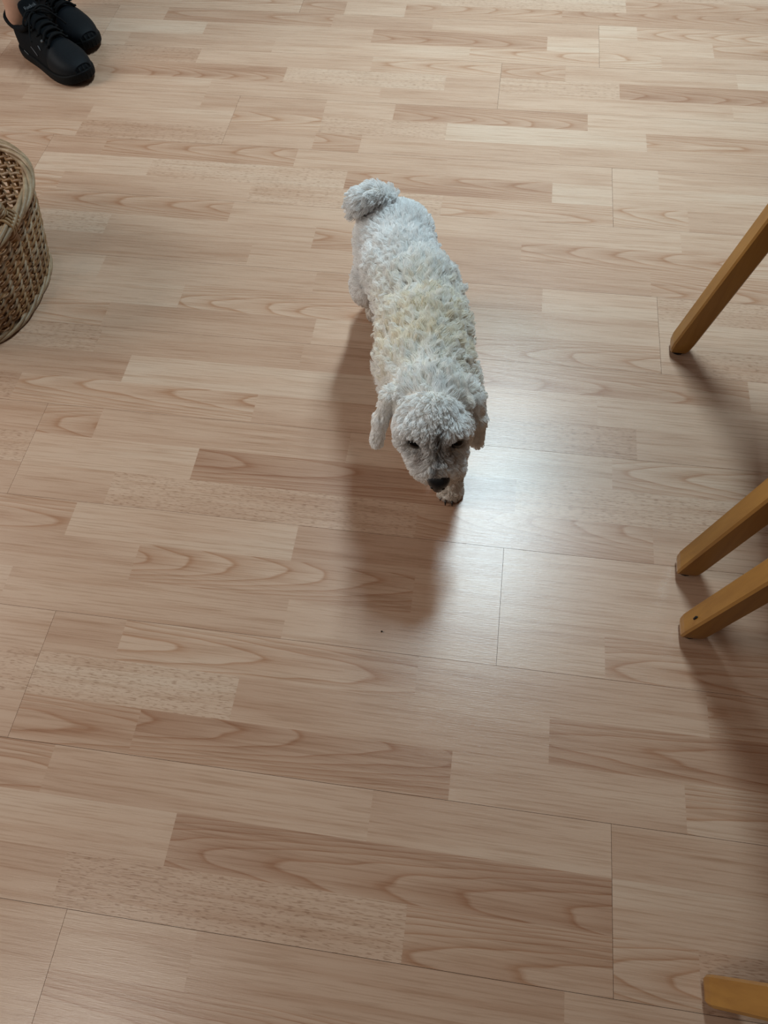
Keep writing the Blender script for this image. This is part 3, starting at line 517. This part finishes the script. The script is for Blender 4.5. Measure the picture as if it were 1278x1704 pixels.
def build_basket():
    t = empty('wicker_basket', (BC0[0], BC0[1], 0), 'brown oval wicker basket with an arched wrapped handle at left edge', 'basket')
    rr = random.Random(3)
    n = NST * SUBD
    for s in range(NST):
        pts = [bpt(s * SUBD, .006 + (BH - .004) * q / 10) for q in range(11)]
        tube('stake', pts, .0030, t, M_WILL, sides=6)
    rows = 23
    for j in range(rows):
        z0 = .018 + j * (BH - .030) / (rows - 1)
        ph = j % 2
        pts = []
        wob = rr.uniform(0, 6.28)
        for i in range(n):
            th = math.pi * (i / SUBD + ph)
            off = .0052 * math.cos(th)
            z = z0 + .0040 * math.sin(th) + .0012 * math.sin(wob + 5 * 2 * math.pi * i / n)
            pts.append(bpt(i, z, off))
        R = .0031 + rr.uniform(-.0003, .0004)
        tube('weaver', pts, R, t, M_WILL if rr.random() < .75 else M_WILL2, sides=6, closed=True)
    # plaited rim and foot border
    for nm, zc, rad, tr, cnt, mat, turns in (('rim_rod', BH + .002, .0068, .0044, 5, M_WILL2, 6), ('foot_rod', .0090, .0045, .0040, 4, M_WILL2, 6)):
        for c in range(cnt):
            pts = []
            for i in range(n):
                a = 2 * math.pi * (turns * i / n + c / cnt)
                pts.append(bpt(i, min(zc, BH), .004 + rad * math.cos(a)) + Vector((0, 0, zc - min(zc, BH) + rad * math.sin(a) * (1 if nm == 'rim_rod' else .95))))
            tube(nm, pts, tr, t, mat, sides=7, closed=True)
    # base: crossing sticks and oval rounds
    for c in range(11):
        k = (c + .8) / 11.6
        pts = []
        for i in range(96):
            q = _b0[(i * 3) % n]; a = math.pi * (i + c)
            pts.append((BC0[0] + q[0] * k, BC0[1] + q[1] * k, .0125 + .003 * math.cos(a * .5)))
        tube('base_round', pts, .0072, t, M_WILL, sides=5, closed=True)
    for c in range(-3, 4):
        y = c * .04
        hw = .185 * (1 - (abs(y) / .163) ** 2.9) ** (1 / 2.9)
        tube('base_stick', [(BC0[0] - hw, BC0[1] + y, .0125), (BC0[0] + hw, BC0[1] + y, .0125)], .004, t, M_WILL2, sides=6)
    # arched handle across the long axis, wrapped with split cane near its ends
    hy = 1.018
    arch = []
    for q in range(41):
        a = math.pi * q / 40
        arch.append(Vector((BC1[0] + .219 * math.cos(a), hy + .004 * math.sin(3 * a), .150 + .245 * math.sin(a) ** .85)))
    hd = tube('handle', arch, .0095, t, M_WILL, sides=10)
    for s0 in (0, 1):
        for c in range(4):
            pts = []
            for q in range(120):
                f = q / 119; i = 2.0 + f * 11; i = i if s0 == 0 else 40 - i
                k = int(i); fr = i - k; k2 = min(40, k + 1)
                p = arch[k].lerp(arch[k2], fr); tg = (arch[k2] - arch[k]).normalized()
                sd = Vector((0, 1, 0)); up = tg.cross(sd)
                a = 2 * math.pi * (f * 13 + c / 4)
                pts.append(p + (sd * math.cos(a) + up * math.sin(a)) * .0120)
            tube('wrapping', pts, .0026, hd, M_WILL2 if c % 2 else M_WILL, sides=5)
        # lashing round the rim at the handle's foot
        sx = 1 if s0 == 0 else -1
        for c in range(5):
            y = hy - .014 + c * .007
            pts = []
            for q in range(22):
                a = 2 * math.pi * q / 22
                pts.append(Vector((BC1[0] + sx * (.222 + .0150 * math.cos(a)), y + .004 * math.sin(a), BH + .001 + .0150 * math.sin(a))))
            tube('lashing', pts, .0030, t, M_WILL, sides=6, closed=True)
    return t
build_basket()

# ---------------------------------------------------------------- person (only feet and ankles in the picture)
def shoe_frame(heel, ang):
    c, s = math.cos(ang), math.sin(ang)
    return lambda x, y, z: Vector((heel[0] + c * x * .93 - s * y, heel[1] + s * x * .93 + c * y, z))
def build_shoe(person, heel, ang, mirror, leglab):
    fr0 = shoe_frame(heel, ang)
    fr = lambda x, y, z: fr0(x, y * mirror, z)
    L = .285
    # half widths (outer +, inner -) and heights along the shoe
    xs = [0, .012, .035, .07, .11, .15, .19, .22, .245, .265, .278, .285]
    wo = [.010, .026, .034, .036, .037, .042, .047, .047, .043, .034, .022, .006]
    wi = [.010, .026, .034, .035, .034, .038, .044, .046, .041, .032, .021, .006]
    hz = [.070, .082, .086, .088, .092, .092, .080, .068, .060, .053, .046, .036]
    K = 20
    def ringpt(i, k, grow=0.0):
        a = 2 * math.pi * k / K; c, s = math.cos(a), math.sin(a)
        w = (wo[i] if c > 0 else wi[i]) + grow
        y = math.copysign(abs(c) ** (.22 if xs[i] < .10 and s > 0 else .75), c) * w
        z0 = .014; zt = hz[i]
        if s >= 0: z = z0 + .014 + (zt - z0 - .014) * (abs(s) ** .8)
        else: z = z0 + .014 - .014 * abs(s) ** .5
        if s > 0 and xs[i] < .20: y *= 1 - .30 * abs(s) ** 2 * (1 if xs[i] > .1 else .35)
        return fr(xs[i], y, z)
    V = []; F = []
    for i in range(len(xs)):
        for k in range(K): V.append(ringpt(i, k))
    for i in range(len(xs) - 1):
        for k in range(K):
            l = (k + 1) % K; F.append((i * K + k, i * K + l, (i + 1) * K + l, (i + 1) * K + k))
    F.append(tuple(range(K))[::-1]); F.append(tuple((len(xs) - 1) * K + k for k in range(K)))
    if mirror < 0: F = [f[::-1] for f in F]
    me = mesh_from(V, F, 'shoe')
    sh = link('shoe', me, person, M_UPPER)
    sb = sh.modifiers.new('sub', 'SUBSURF'); sb.levels = 1; sb.render_levels = 2
    def part(name, v, f, mat, sub=0, sm=True):
        o = link(name, mesh_from(v, f, name, sm), None, mat); o.parent = sh
        if sub:
            q = o.modifiers.new('sub', 'SUBSURF'); q.levels = 1; q.render_levels = sub
        return o
    # sole: outline a little proud of the upper, with a flared toe bumper
    def outline(g, z, toe=0.0):
        pts = []
        for i in range(len(xs)): pts.append((xs[i] + (g if i == len(xs) - 1 else (-g if i == 0 else 0)) + toe * (i >= len(xs) - 2), wo[i] + g))
        for i in reversed(range(len(xs))): pts.append((xs[i] + (g if i == len(xs) - 1 else (-g if i == 0 else 0)) + toe * (i >= len(xs) - 2), -wi[i] - g))
        out = []
        for (x, y) in pts:
            lift = .012 * max(0, (x - .21) / .075) ** 2
            out.append(fr(x, y, z + lift))
        return out
    n = 2 * len(xs); V = []; F = []
    for g, z in ((.000, .0), (.004, .003), (.005, .012), (.005, .022), (.001, .026)):
        V += outline(g, z)
    for j in range(4):
        for k in range(n): F.append((j * n + k, j * n + (k + 1) % n, (j + 1) * n + (k + 1) % n, (j + 1) * n + k))
    F.append(tuple(range(n))[::-1]); F.append(tuple(4 * n + k for k in range(n)))
    part('sole', V, F, M_SOLE, 2)
    # toe bumper blocks wrapping up over the toe
    for k, y in enumerate((-.021, -.0105, 0, .0105, .021)):
        xx = .283 - 4.0 * y * y * 5
        pts = [fr(xx + .003, y, .016), fr(xx + .0035, y, .028), fr(xx - .001, y, .037), fr(xx - .008, y, .0435)]
        v, f = tube_data(pts, .0040, sides=8); part('toe_lug', v, f, M_SOLE)
    # smooth toe panel
    V = []; F = []
    ii = [6, 7, 8, 9, 10]
    for i in ii:
        for k in range(0, K // 2 + 1):
            p = ringpt(i, k); c = fr(xs[i], 0, .03); d = (p - c).normalized(); V.append(p + d * .0016)
    m = K // 2 + 1
    for a in range(len(ii) - 1):
        for k in range(m - 1): F.append((a * m + k, a * m + k + 1, (a + 1) * m + k + 1, (a + 1) * m + k))
    if mirror < 0: F = [f[::-1] for f in F]
    tp = part('toe_panel', V, F, M_TOE, 2)
    sl = tp.modifiers.new('thick', 'SOLIDIFY'); sl.thickness = .0012
    # padded collar ring and heel tab
    col = bez([fr(.004, 0, .104), fr(.020, .030, .092), (fr(.060, .033, .082)), fr(.098, .030, .090), fr(.118, .018, .104), fr(.118, -.018, .104), fr(.098, -.030, .090), fr(.060, -.033, .082), fr(.020, -.030, .092), fr(.004, 0, .104)], 5)[:-1]
    v, f = tube_data(col, .0075, sides=10, closed=True); part('collar', v, f, M_UPPER)
    # tongue standing up in front of the ankle
    V = []; F = []
    for a, (x, z, w) in enumerate(((.185, .084, .020), (.160, .098, .022), (.135, .110, .025), (.115, .126, .027), (.104, .142, .025), (.102, .148, .018))):
        for b in range(7):
            y = (b / 3 - 1) * w; V.append(fr(x - .10 * y * y / w, y, z - 9 * y * y))
        for b in range(7):
            y = (1 - b / 3) * w; V.append(fr(x - .007 - .10 * y * y / w, y, z - .003 - 9 * y * y))
    for a in range(5):
        for b in range(14): F.append((a * 14 + b, a * 14 + (b + 1) % 14, (a + 1) * 14 + (b + 1) % 14, (a + 1) * 14 + b))
    F.append(tuple(range(14))[::-1]); F.append(tuple(5 * 14 + b for b in range(14)))
    part('tongue', V, F, M_UPPER, 1)
    # lettering on the outer ankle side of the tongue
    cu = bpy.data.curves.new('lettering', 'FONT'); cu.body = 'Reebok'; cu.size = .0105; cu.extrude = .0003
    cu.align_x = 'CENTER'; cu.align_y = 'CENTER'; cu.materials.append(M_GREY)
    lt = bpy.data.objects.new('lettering', cu); COL.objects.link(lt)
    X = (fr(.10, -1, .10) - fr(.10, 1, .10)).normalized(); Z = (fr(1, 0, .62) - fr(0, 0, 0)).normalized(); Y = Z.cross(X).normalized()
    if Y.z < 0: X = -X; Y = -Y
    p = fr(.1165, 0, .1325)
    mt = Matrix.Identity(4)
    for i in range(3): mt[i][0] = X[i]; mt[i][1] = Y[i]; mt[i][2] = Z[i]; mt[i][3] = p[i]
    dg = bpy.context.evaluated_depsgraph_get(); lm = bpy.data.meshes.new_from_object(lt.evaluated_get(dg)); bpy.data.objects.remove(lt)
    lm.transform(mt); lo = link('lettering', lm, None); lo.parent = sh
    # laces: crossed bars down the throat, bow at the top
    for k in range(5):
        x = .190 - k * .017; z = .085 + k * .0075
        v, f = tube_data(bez([fr(x - .004, -.027, z - .010), fr(x, -.012, z + .003), fr(x, .012, z + .003), fr(x + .004, .027, z - .010)], 5), .0030, sides=7); part('lace', v, f, M_LACE)
        v, f = tube_data(bez([fr(x - .012, -.025, z - .005), fr(x - .004, 0, z + .0055), fr(x + .003, .025, z - .008)], 5), .0028, sides=7); part('lace', v, f, M_LACE)
        for sy in (-1, 1):
            v, f = tube_data([fr(x, sy * .0285, z - .0125), fr(x, sy * .0290, z - .0095)], .0042, sides=10); part('eyelet', v, f, M_GREY if k == 1 and sy > 0 else M_LACE)
    for sy in (-1, 1):
        loop = bez([fr(.120, 0, .122), fr(.128, sy * .020, .130), fr(.134, sy * .040, .116), fr(.132, sy * .036, .108), fr(.124, sy * .014, .118), fr(.120, 0, .122)], 6)
        v, f = tube_data(loop, .0024, sides=7); part('lace_bow', v, f, M_LACE)
        end = bez([fr(.120, 0, .122), fr(.140, sy * .022, .124), fr(.155, sy * .045, .098), fr(.165, sy * .052, .086)], 6)
        v, f = tube_data(end, .0020, sides=7); part('lace_end', v, f, M_LACE)
    # grey reflective dashes on the outer side
    for (x0, z0, x1, z1) in ((.105, .050, .137, .040), (.058, .028, .078, .023), (.150, .066, .163, .060)):
        pts = []
        for q in range(5):
            f_ = q / 4; x = x0 + (x1 - x0) * f_; z = z0 + (z1 - z0) * f_
            i = max(j for j in range(len(xs)) if xs[j] <= x); w = wo[i] + (wo[i + 1] - wo[i]) * (x - xs[i]) / (xs[i + 1] - xs[i])
            zz = (z - .028) / (.09 - .028); y = w * (1 - .42 * max(0, zz) ** 1.5) + .0012
            pts.append(fr(x, y, z))
        v, f = tube_data(pts, .0012, sides=6); part('side_stripe', v, f, M_GREY)
    # bare ankle and shin
    a0 = fr(.060, 0, .05)
    prims = [(fr(.055, 0, .055), fr(.060, 0, .13), .031, .030), (fr(.060, 0, .13), fr(.058, 0, .30), .030, .045), (fr(.058, 0, .30), fr(.065, 0, .46), .048, .052),
             (fr(.055, .028, .100), fr(.055, .029, .104), .011, .011), (fr(.055, -.027, .108), fr(.055, -.028, .112), .011, .011),
             (fr(.008, 0, .09), fr(.016, 0, .20), .012, .010)]
    Vb, Fb = blob([(tuple(p[0]), tuple(p[1]), p[2], p[3]) for p in prims], .02, .006)
    link('leg', mesh_from(Vb, [tuple(q) for q in Fb.tolist()], 'leg'), person, M_SKIN)
    return fr
def build_person():
    t = empty('person', (-1.16, 1.93, 0), 'person in black sneakers with bare ankles at top left corner', 'person')
    a1 = math.atan2(-.165, .250); a2 = math.atan2(-.60, .80)
    near = build_shoe(t, (-1.232, 1.895), a1, -1, 'near')
    far = build_shoe(t, (-1.258, 2.048), a2, 1, 'far')
    # cropped trousers, one continuous garment from hems to waist
    n0 = near(.06, 0, 0); f0 = far(.06, 0, 0)
    hip = (Vector(n0) + Vector(f0)) / 2 + Vector((-.02, .03, 0)); d = (f0 - n0).normalized()
    prims = []
    for p, s in ((n0, -1), (f0, 1)):
        k = p + Vector((.03, -.01, .46)); h = hip + d * (s * .085) + Vector((0, 0, .84))
        prims += [((p.x, p.y, .34), tuple(k), .066, .072), (tuple(k), tuple(h), .074, .092)]
    prims += [(tuple(hip + d * -.06 + Vector((0, 0, .90))), tuple(hip + d * .06 + Vector((0, 0, .90))), .105, .105),
              (tuple(hip + d * -.06 + Vector((0, 0, 1.0))), tuple(hip + d * .06 + Vector((0, 0, 1.0))), .10, .10)]
    Vb, Fb = blob(prims, .03, .012)
    link('trousers', mesh_from(Vb, [tuple(q) for q in Fb.tolist()], 'trousers'), t, M_TROUS)
build_person()

# ---------------------------------------------------------------- dog
DOG_SPINE = [(-.155, 1.070), (-.128, 1.000), (-.100, .940), (-.082, .880), (-.068, .820), (-.058, .750), (-.045, .680), (-.030, .600)]
def build_dog():
    t = empty('dog', (-.09, .85, 0), 'small curly white dog on the floor with lowered head, facing the camera', 'dog')
    P = []
    a = P.append
    # torso
    a(((-.148, 1.046, .185), (-.124, .985, .184), .050, .054)); a(((-.124, .985, .184), (-.094, .925, .184), .054, .058))
    a(((-.090, .925, .184), (-.070, .840, .183), .058, .060)); a(((-.070, .840, .183), (-.060, .775, .182), .060, .058))
    a(((-.080, .860, .165), (-.062, .770, .158), .052, .056)); a(((-.062, .775, .186), (-.050, .715, .200), .055, .046))
    a(((-.132, 1.055, .192), (-.162, 1.050, .192), .047, .044))
    # head: skull, brow, cheeks, muzzle
    a(((-.048, .700, .206), (-.042, .668, .210), .046, .044)); a(((-.065, .655, .192), (-.012, .660, .192), .030, .030))
    a(((-.038, .650, .190), (-.027, .612, .166), .030, .024)); a(((-.042, .626, .161), (-.010, .629, .161), .0200, .0200))
    a(((-.036, .640, .164), (-.026, .618, .148), .024, .018))
    a(((-.064, .640, .219), (-.052, .632, .217), .013, .011, .010)); a(((-.016, .636, .219), (-.003, .645, .219), .011, .013, .010))
    # ears hanging down
    for E, w in (([(-.086, .694, .228), (-.105, .685, .220), (-.116, .668, .190), (-.1215, .655, .152)], (.010, .011, .009, .009)),
                 ([(.004, .702, .230), (.0165, .696, .220), (.0225, .684, .190), (.0260, .672, .152)], (.010, .012, .011, .009))):
        for i in range(3): a((E[i], E[i + 1], w[i], w[i + 1], .008))
    a(((-.075, .690, .222), (-.092, .688, .224), .020, .013, .012)); a(((-.010, .697, .224), (.006, .698, .226), .020, .013, .012))
    # hind legs: thigh, knee, hock, shank, paw
    for hip, knee, hock, paw, toe in (((-.166, 1.035, .160), (-.188, 1.022, .105), (-.196, 1.078, .058), (-.192, 1.068, .016), (-.188, 1.044, .013)),
                                      ((-.124, 1.050, .160), (-.104, 1.035, .105), (-.088, 1.096, .058), (-.090, 1.090, .016), (-.086, 1.064, .013))):
        a((hip, knee, .037, .027, .025)); a((knee, hock, .026, .016, .014)); a((hock, paw, .0145, .0135, .012)); a((paw, toe, .0145, .014, .008))
    # front legs
    for sh, el, wr, paw, toe in (((-.100, .800, .150), (-.104, .815, .105), (-.092, .800, .050), (-.088, .795, .016), (-.084, .772, .013)),
                                 ((-.020, .770, .150), (-.012, .765, .105), (-.006, .720, .052), (-.006, .700, .018), (-.006, .676, .014))):
        a((sh, el, .034, .024, .025)); a((el, wr, .021, .0165, .012)); a((wr, paw, .0160, .0155, .012)); a((paw, toe, .0165, .0155, .008))
    # toes of the paw that shows under the chin
    for q, (x, y) in enumerate(((-.020, .664), (-.011, .657), (-.001, .657), (.007, .664))):
        a(((x, y + .012, .012), (x, y, .009), .0085, .0080, .003))
    # tail carried up and over to the left
    T = [(-.158, 1.072, .210), (-.168, 1.078, .238), (-.182, 1.066, .258), (-.200, 1.056, .256), (-.211, 1.054, .236)]
    tw = (.020, .016, .013, .013, .011)
    for i in range(4): a((T[i], T[i + 1], tw[i], tw[i + 1], .010))
    V, F = blob(P, .022, .0052)
    def stance(p):
        """lift trunk and head onto longer legs (towards the camera side), paws stay on the floor"""
        p = np.array(p, float); w = np.clip((p[..., 2] - .012) / .125, 0, 1); w = w * w * (3 - 2 * w)
        return p + (-.085 * w)[..., None] * (p - np.array((0, .052, 1.0324)))
    me = mesh_from(V, [tuple(q) for q in F.tolist()], 'body')
    body = link('body', me, t, M_DOGSKIN)

    # ---- fur: combed, clumped locks
    rs = np.random.RandomState(5)
    Vn = np.zeros(len(V) * 3); me.vertices.foreach_get('normal', Vn); Vn = Vn.reshape(-1, 3)
    tri = np.concatenate([F[:, [0, 1, 2]], F[:, [0, 2, 3]]])
    A = np.linalg.norm(np.cross(V[tri[:, 1]] - V[tri[:, 0]], V[tri[:, 2]] - V[tri[:, 0]]), axis=1)
    def sample(n):
        k = rs.choice(len(tri), n, p=A / A.sum()); r1 = np.sqrt(rs.rand(n)); r2 = rs.rand(n)
        w = np.stack([1 - r1, r1 * (1 - r2), r1 * r2], 1)
        p = (V[tri[k]] * w[:, :, None]).sum(1); nn = (Vn[tri[k]] * w[:, :, None]).sum(1)
        return p, nn / np.linalg.norm(nn, axis=1, keepdims=True)
    SP = np.array(DOG_SPINE)
    EYES = np.array([(-.0595, .6235, .2035), (-.0055, .6305, .2045)]); NOSE = np.array((-.0235, .5935, .1560))
    tailp = np.array(T)
    def flow(p):
        sd = SP[:-1] - SP[1:]; sd = sd / np.linalg.norm(sd, axis=1, keepdims=True)
        q = ((p[:, None, :2] - (SP[None, :-1] + SP[None, 1:]) / 2) ** 2).sum(2); wq = np.exp(-(q - q.min(1, keepdims=True)) / .05 ** 2)
        d = wq @ sd; d /= np.linalg.norm(d, axis=1, keepdims=True)
        f = np.concatenate([d * .8, np.full((len(p), 1), -.35)], 1)
        low = np.clip((.125 - p[:, 2]) / .05, 0, 1)[:, None]
        f = f * (1 - low) + np.array((0, 0, -1.0)) * low
        tl = (np.linalg.norm(p[:, None] - tailp[None, 1:], axis=2).min(1) < .034) & (p[:, 1] > 1.02) & (p[:, 2] > .235)
        f[tl] = np.array((-.75, -.45, -.25))
        ear = ((p[:, 0] < -.088) | (p[:, 0] > .008)) & (p[:, 1] < .71) & (p[:, 2] > .13)
        f[ear] = np.array((0, -.1, -1.0))
        # forehead hair falls forward between the eyes, moustache falls sideways and down
        head = (p[:, 1] < .675) & ~ear & (p[:, 2] > .20); f[head] = np.stack([(p[head, 0] + .033) * 8, np.full(head.sum(), -.55), np.full(head.sum(), -.25)], 1)
        mz = (p[:, 1] < .648) & ~ear & (p[:, 2] <= .20); f[mz] = np.stack([(p[mz, 0] + .027) * 26, np.full(mz.sum(), -.05), np.full(mz.sum(), -.75)], 1)
        return f, tl, ear, head, mz
    def length(p, tl, ear, head, mz):
        l = np.full(len(p), .019)
        l[p[:, 1] < .73] = .015
        l[head] = .0095; l[mz] = .0095; l[ear] = .0065; l[tl] = .019; l *= 1 - .28 * np.clip((p[:, 1] - .93) / .10, 0, 1)
        l[(p[:, 2] < .125) & (p[:, 1] > .66)] = .014; l[p[:, 2] < .06] = .0085; l[p[:, 2] < .03] = .0055
        dn = np.linalg.norm(p - NOSE, axis=1); de = np.linalg.norm(p[:, None] - EYES[None], axis=2).min(1)
        l *= np.clip((dn - .014) / .018, .2, 1); l *= np.clip((de - .006) / .012, .22, 1)
        return l, dn, de
    NG, NH, NP = 5600, 130000, 6
    gp, gn = sample(NG); gdir = rs.normal(0, 1, (NG, 3)); gph = rs.rand(NG) * 6.28; gtint = rs.rand(NG)
    kd = kdtree.KDTree(NG)
    for i in range(NG): kd.insert(gp[i], i)
    kd.balance()
    def strand(p, n, gd, ph):
        f, tl, ear, head, mz = flow(p); f = f - n * np.minimum(0, (f * n).sum(1))[:, None]; l, dn, de = length(p, tl, ear, head, mz)
        d = n * .36 + f * .9 + gd * (.20 - .10 * np.clip((p[:, 1] - .96) / .06, 0, 1) - .09 * np.clip((.70 - p[:, 1]) / .03, 0, 1))[:, None]; d /= np.linalg.norm(d, axis=1, keepdims=True)
        side = np.cross(d, n); side /= np.linalg.norm(side, axis=1, keepdims=True) + 1e-6
        s = np.linspace(0, 1, NP)[None, :, None]
        wave = np.sin(s * 5.2 + ph[:, None, None]) - np.sin(ph)[:, None, None]
        pts = p[:, None] + (n * .30)[:, None] * s * (1 - s * .6) * l[:, None, None] + d[:, None] * s * l[:, None, None] + side[:, None] * wave * (.24 - .16 * np.clip((p[:, 1] - .96) / .06, 0, 1) - .14 * np.clip((.70 - p[:, 1]) / .03, 0, 1))[:, None, None] * l[:, None, None] * s
        return pts, l, dn, de, mz
    gpts = strand(gp, gn, gdir, gph)[0]
    hp, hn = sample(NH)
    gi = np.array([kd.find(q)[1] for q in hp])
    hd = gdir[gi] * .8 + rs.normal(0, .35, (NH, 3))
    pts, l, dn, de, mz = strand(hp, hn, hd, gph[gi] + rs.normal(0, .3, NH))
    l *= rs.uniform(.75, 1.15, NH)
    s = np.linspace(0, 1, NP)[None, :, None]
    cl = .50 * s ** 1.3
    off = (hp - gp[gi])[:, None] * (1 - .75 * s)
    pts = pts * (1 - cl) + (gpts[gi] + off * .55) * cl
    pts[..., 2] = np.maximum(pts[..., 2], .0012)
    keep = (dn > .0165) & (de > .0075)
    pts, hp, l, gi, dn, de = pts[keep], hp[keep], l[keep], gi[keep], dn[keep], de[keep]
    n = len(pts)
    # colour of the coat itself: creamy along the back and neck, white rump, grey bridge of the nose, rusty tear stains
    white = np.array((.97, .97, .97)); cream = np.array((.96, .90, .77)); grey = np.array((.30, .29, .29)); rust = np.array((.20, .105, .055)); fawn = np.array((.66, .56, .46))
    mid = np.exp(-((hp[:, 1] - .81) / .10) ** 2) * np.clip((hp[:, 2] - .14) / .06, 0, 1)
    w = np.clip(mid * (.25 + .75 * gtint[gi] ** 1.5), 0, 1)[:, None]
    c = white * (1 - w) + cream * w
    leg = np.clip((.11 - hp[:, 2]) / .06, 0, 1)[:, None] * .6; c = c * (1 - leg) + fawn * leg  # legs blend to a browner tone towards the paws
    br = np.exp(-(((hp[:, 0] + .028) / .0072) ** 2)) * np.clip((.637 - hp[:, 1]) / .012, 0, 1) * np.clip((hp[:, 2] - .150) / .01, 0, 1)
    c = c * (1 - br[:, None] * .8) + grey * br[:, None] * .8
    for e, sx in zip(EYES, (1, -1)):
        st = e + np.array((.010 * sx, .0, -.019)); q = np.exp(-(np.linalg.norm((hp - st) / np.array((.0085, .02, .017)), axis=1) ** 2))[:, None] * .95
        c = c * (1 - q) + rust * q
        rim = np.exp(-((np.linalg.norm(hp - e, axis=1) / .0118) ** 2))[:, None] * .95
        c = c * (1 - rim) + np.array((.05, .035, .028)) * rim
    mo = np.clip((.165 - hp[:, 2]) / .02, 0, 1) * (hp[:, 1] < .64) * (hp[:, 2] > .10); c = c * (1 - .35 * mo[:, None]) + fawn * .35 * mo[:, None]  # chin and lower muzzle slightly browner
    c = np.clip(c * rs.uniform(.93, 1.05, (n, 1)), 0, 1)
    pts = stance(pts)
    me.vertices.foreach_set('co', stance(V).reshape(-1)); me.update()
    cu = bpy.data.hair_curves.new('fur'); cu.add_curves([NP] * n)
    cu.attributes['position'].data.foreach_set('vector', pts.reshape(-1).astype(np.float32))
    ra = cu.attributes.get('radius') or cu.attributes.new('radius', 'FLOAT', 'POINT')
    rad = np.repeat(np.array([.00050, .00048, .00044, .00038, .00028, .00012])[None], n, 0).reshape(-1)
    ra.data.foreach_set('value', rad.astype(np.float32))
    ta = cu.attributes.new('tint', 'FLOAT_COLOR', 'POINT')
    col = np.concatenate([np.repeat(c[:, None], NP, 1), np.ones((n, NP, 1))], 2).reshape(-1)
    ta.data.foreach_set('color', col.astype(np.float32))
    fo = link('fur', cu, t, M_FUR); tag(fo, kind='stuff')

    # ---- eyes, nose, claws
    def ball(name, c, r, mat, sc=(1, 1, 1), seg=16):
        bm = bmesh.new(); bmesh.ops.create_uvsphere(bm, u_segments=seg, v_segments=seg // 2 + 2, radius=1)
        me = bpy.data.meshes.new(name)
        for v in bm.verts: v.co = Vector(c) + Vector((v.co.x * r * sc[0], v.co.y * r * sc[1], v.co.z * r * sc[2]))
        bm.to_mesh(me); bm.free(); smooth(me); return link(name, me, t, mat)
    for e in stance(EYES): tag(ball('eye', e, .0092, M_EYE, (1.15, .9, .85)), 'dark brown eye')
    # nose: rounded leather pad with two nostrils
    NOSE = stance(NOSE)
    nv, nf = blob([((NOSE[0] - .0052, NOSE[1], NOSE[2] + .005), (NOSE[0] + .0052, NOSE[1], NOSE[2] + .005), .0098, .0098), ((NOSE[0], NOSE[1] - .003, NOSE[2] - .001), (NOSE[0], NOSE[1] - .003, NOSE[2] - .007), .0100, .0085)], .006, .0013, .008)
    ns = link('nose', mesh_from(nv, [tuple(q) for q in nf.tolist()], 'nose'), t, M_NOSE); tag(ns, 'black leathery nose')
    for sx in (-1, 1):
        o = ball('nostril', (NOSE[0] + sx * .0066, NOSE[1] - .0100, NOSE[2] - .0005), .0026, M_EYE, (1.2, .8, .9), 10)
        o.parent = ns; o.matrix_parent_inverse = Matrix.Identity(4)
    for (x, y) in ((-.021, .6585), (-.012, .6510), (-.001, .6510), (.0075, .6585)):
        tube('claw', [(x, y, .0085), (x, y - .004, .006), (x + .0004, y - .007, .0018)], [.0022, .0018, .0006], t, M_CLAW, sides=7)
build_dog()

# ---------------------------------------------------------------- small things
def crumb():
    bm = bmesh.new(); bmesh.ops.create_icosphere(bm, subdivisions=2, radius=.0014)
    r = random.Random(2)
    for v in bm.verts: v.co *= r.uniform(.75, 1.2); v.co.z *= .7
    zm = min(v.co.z for v in bm.verts)
    me = bpy.data.meshes.new('crumb')
    for v in bm.verts: v.co.z -= zm
    bm.to_mesh(me); bm.free()
    o = link('crumb', me, None, M_CRUMB); o.location = (-.0853, .4163, 0)
    tag(o, 'tiny dark crumb lying on the floor below the dog\'s shadow', 'crumb')
crumb()
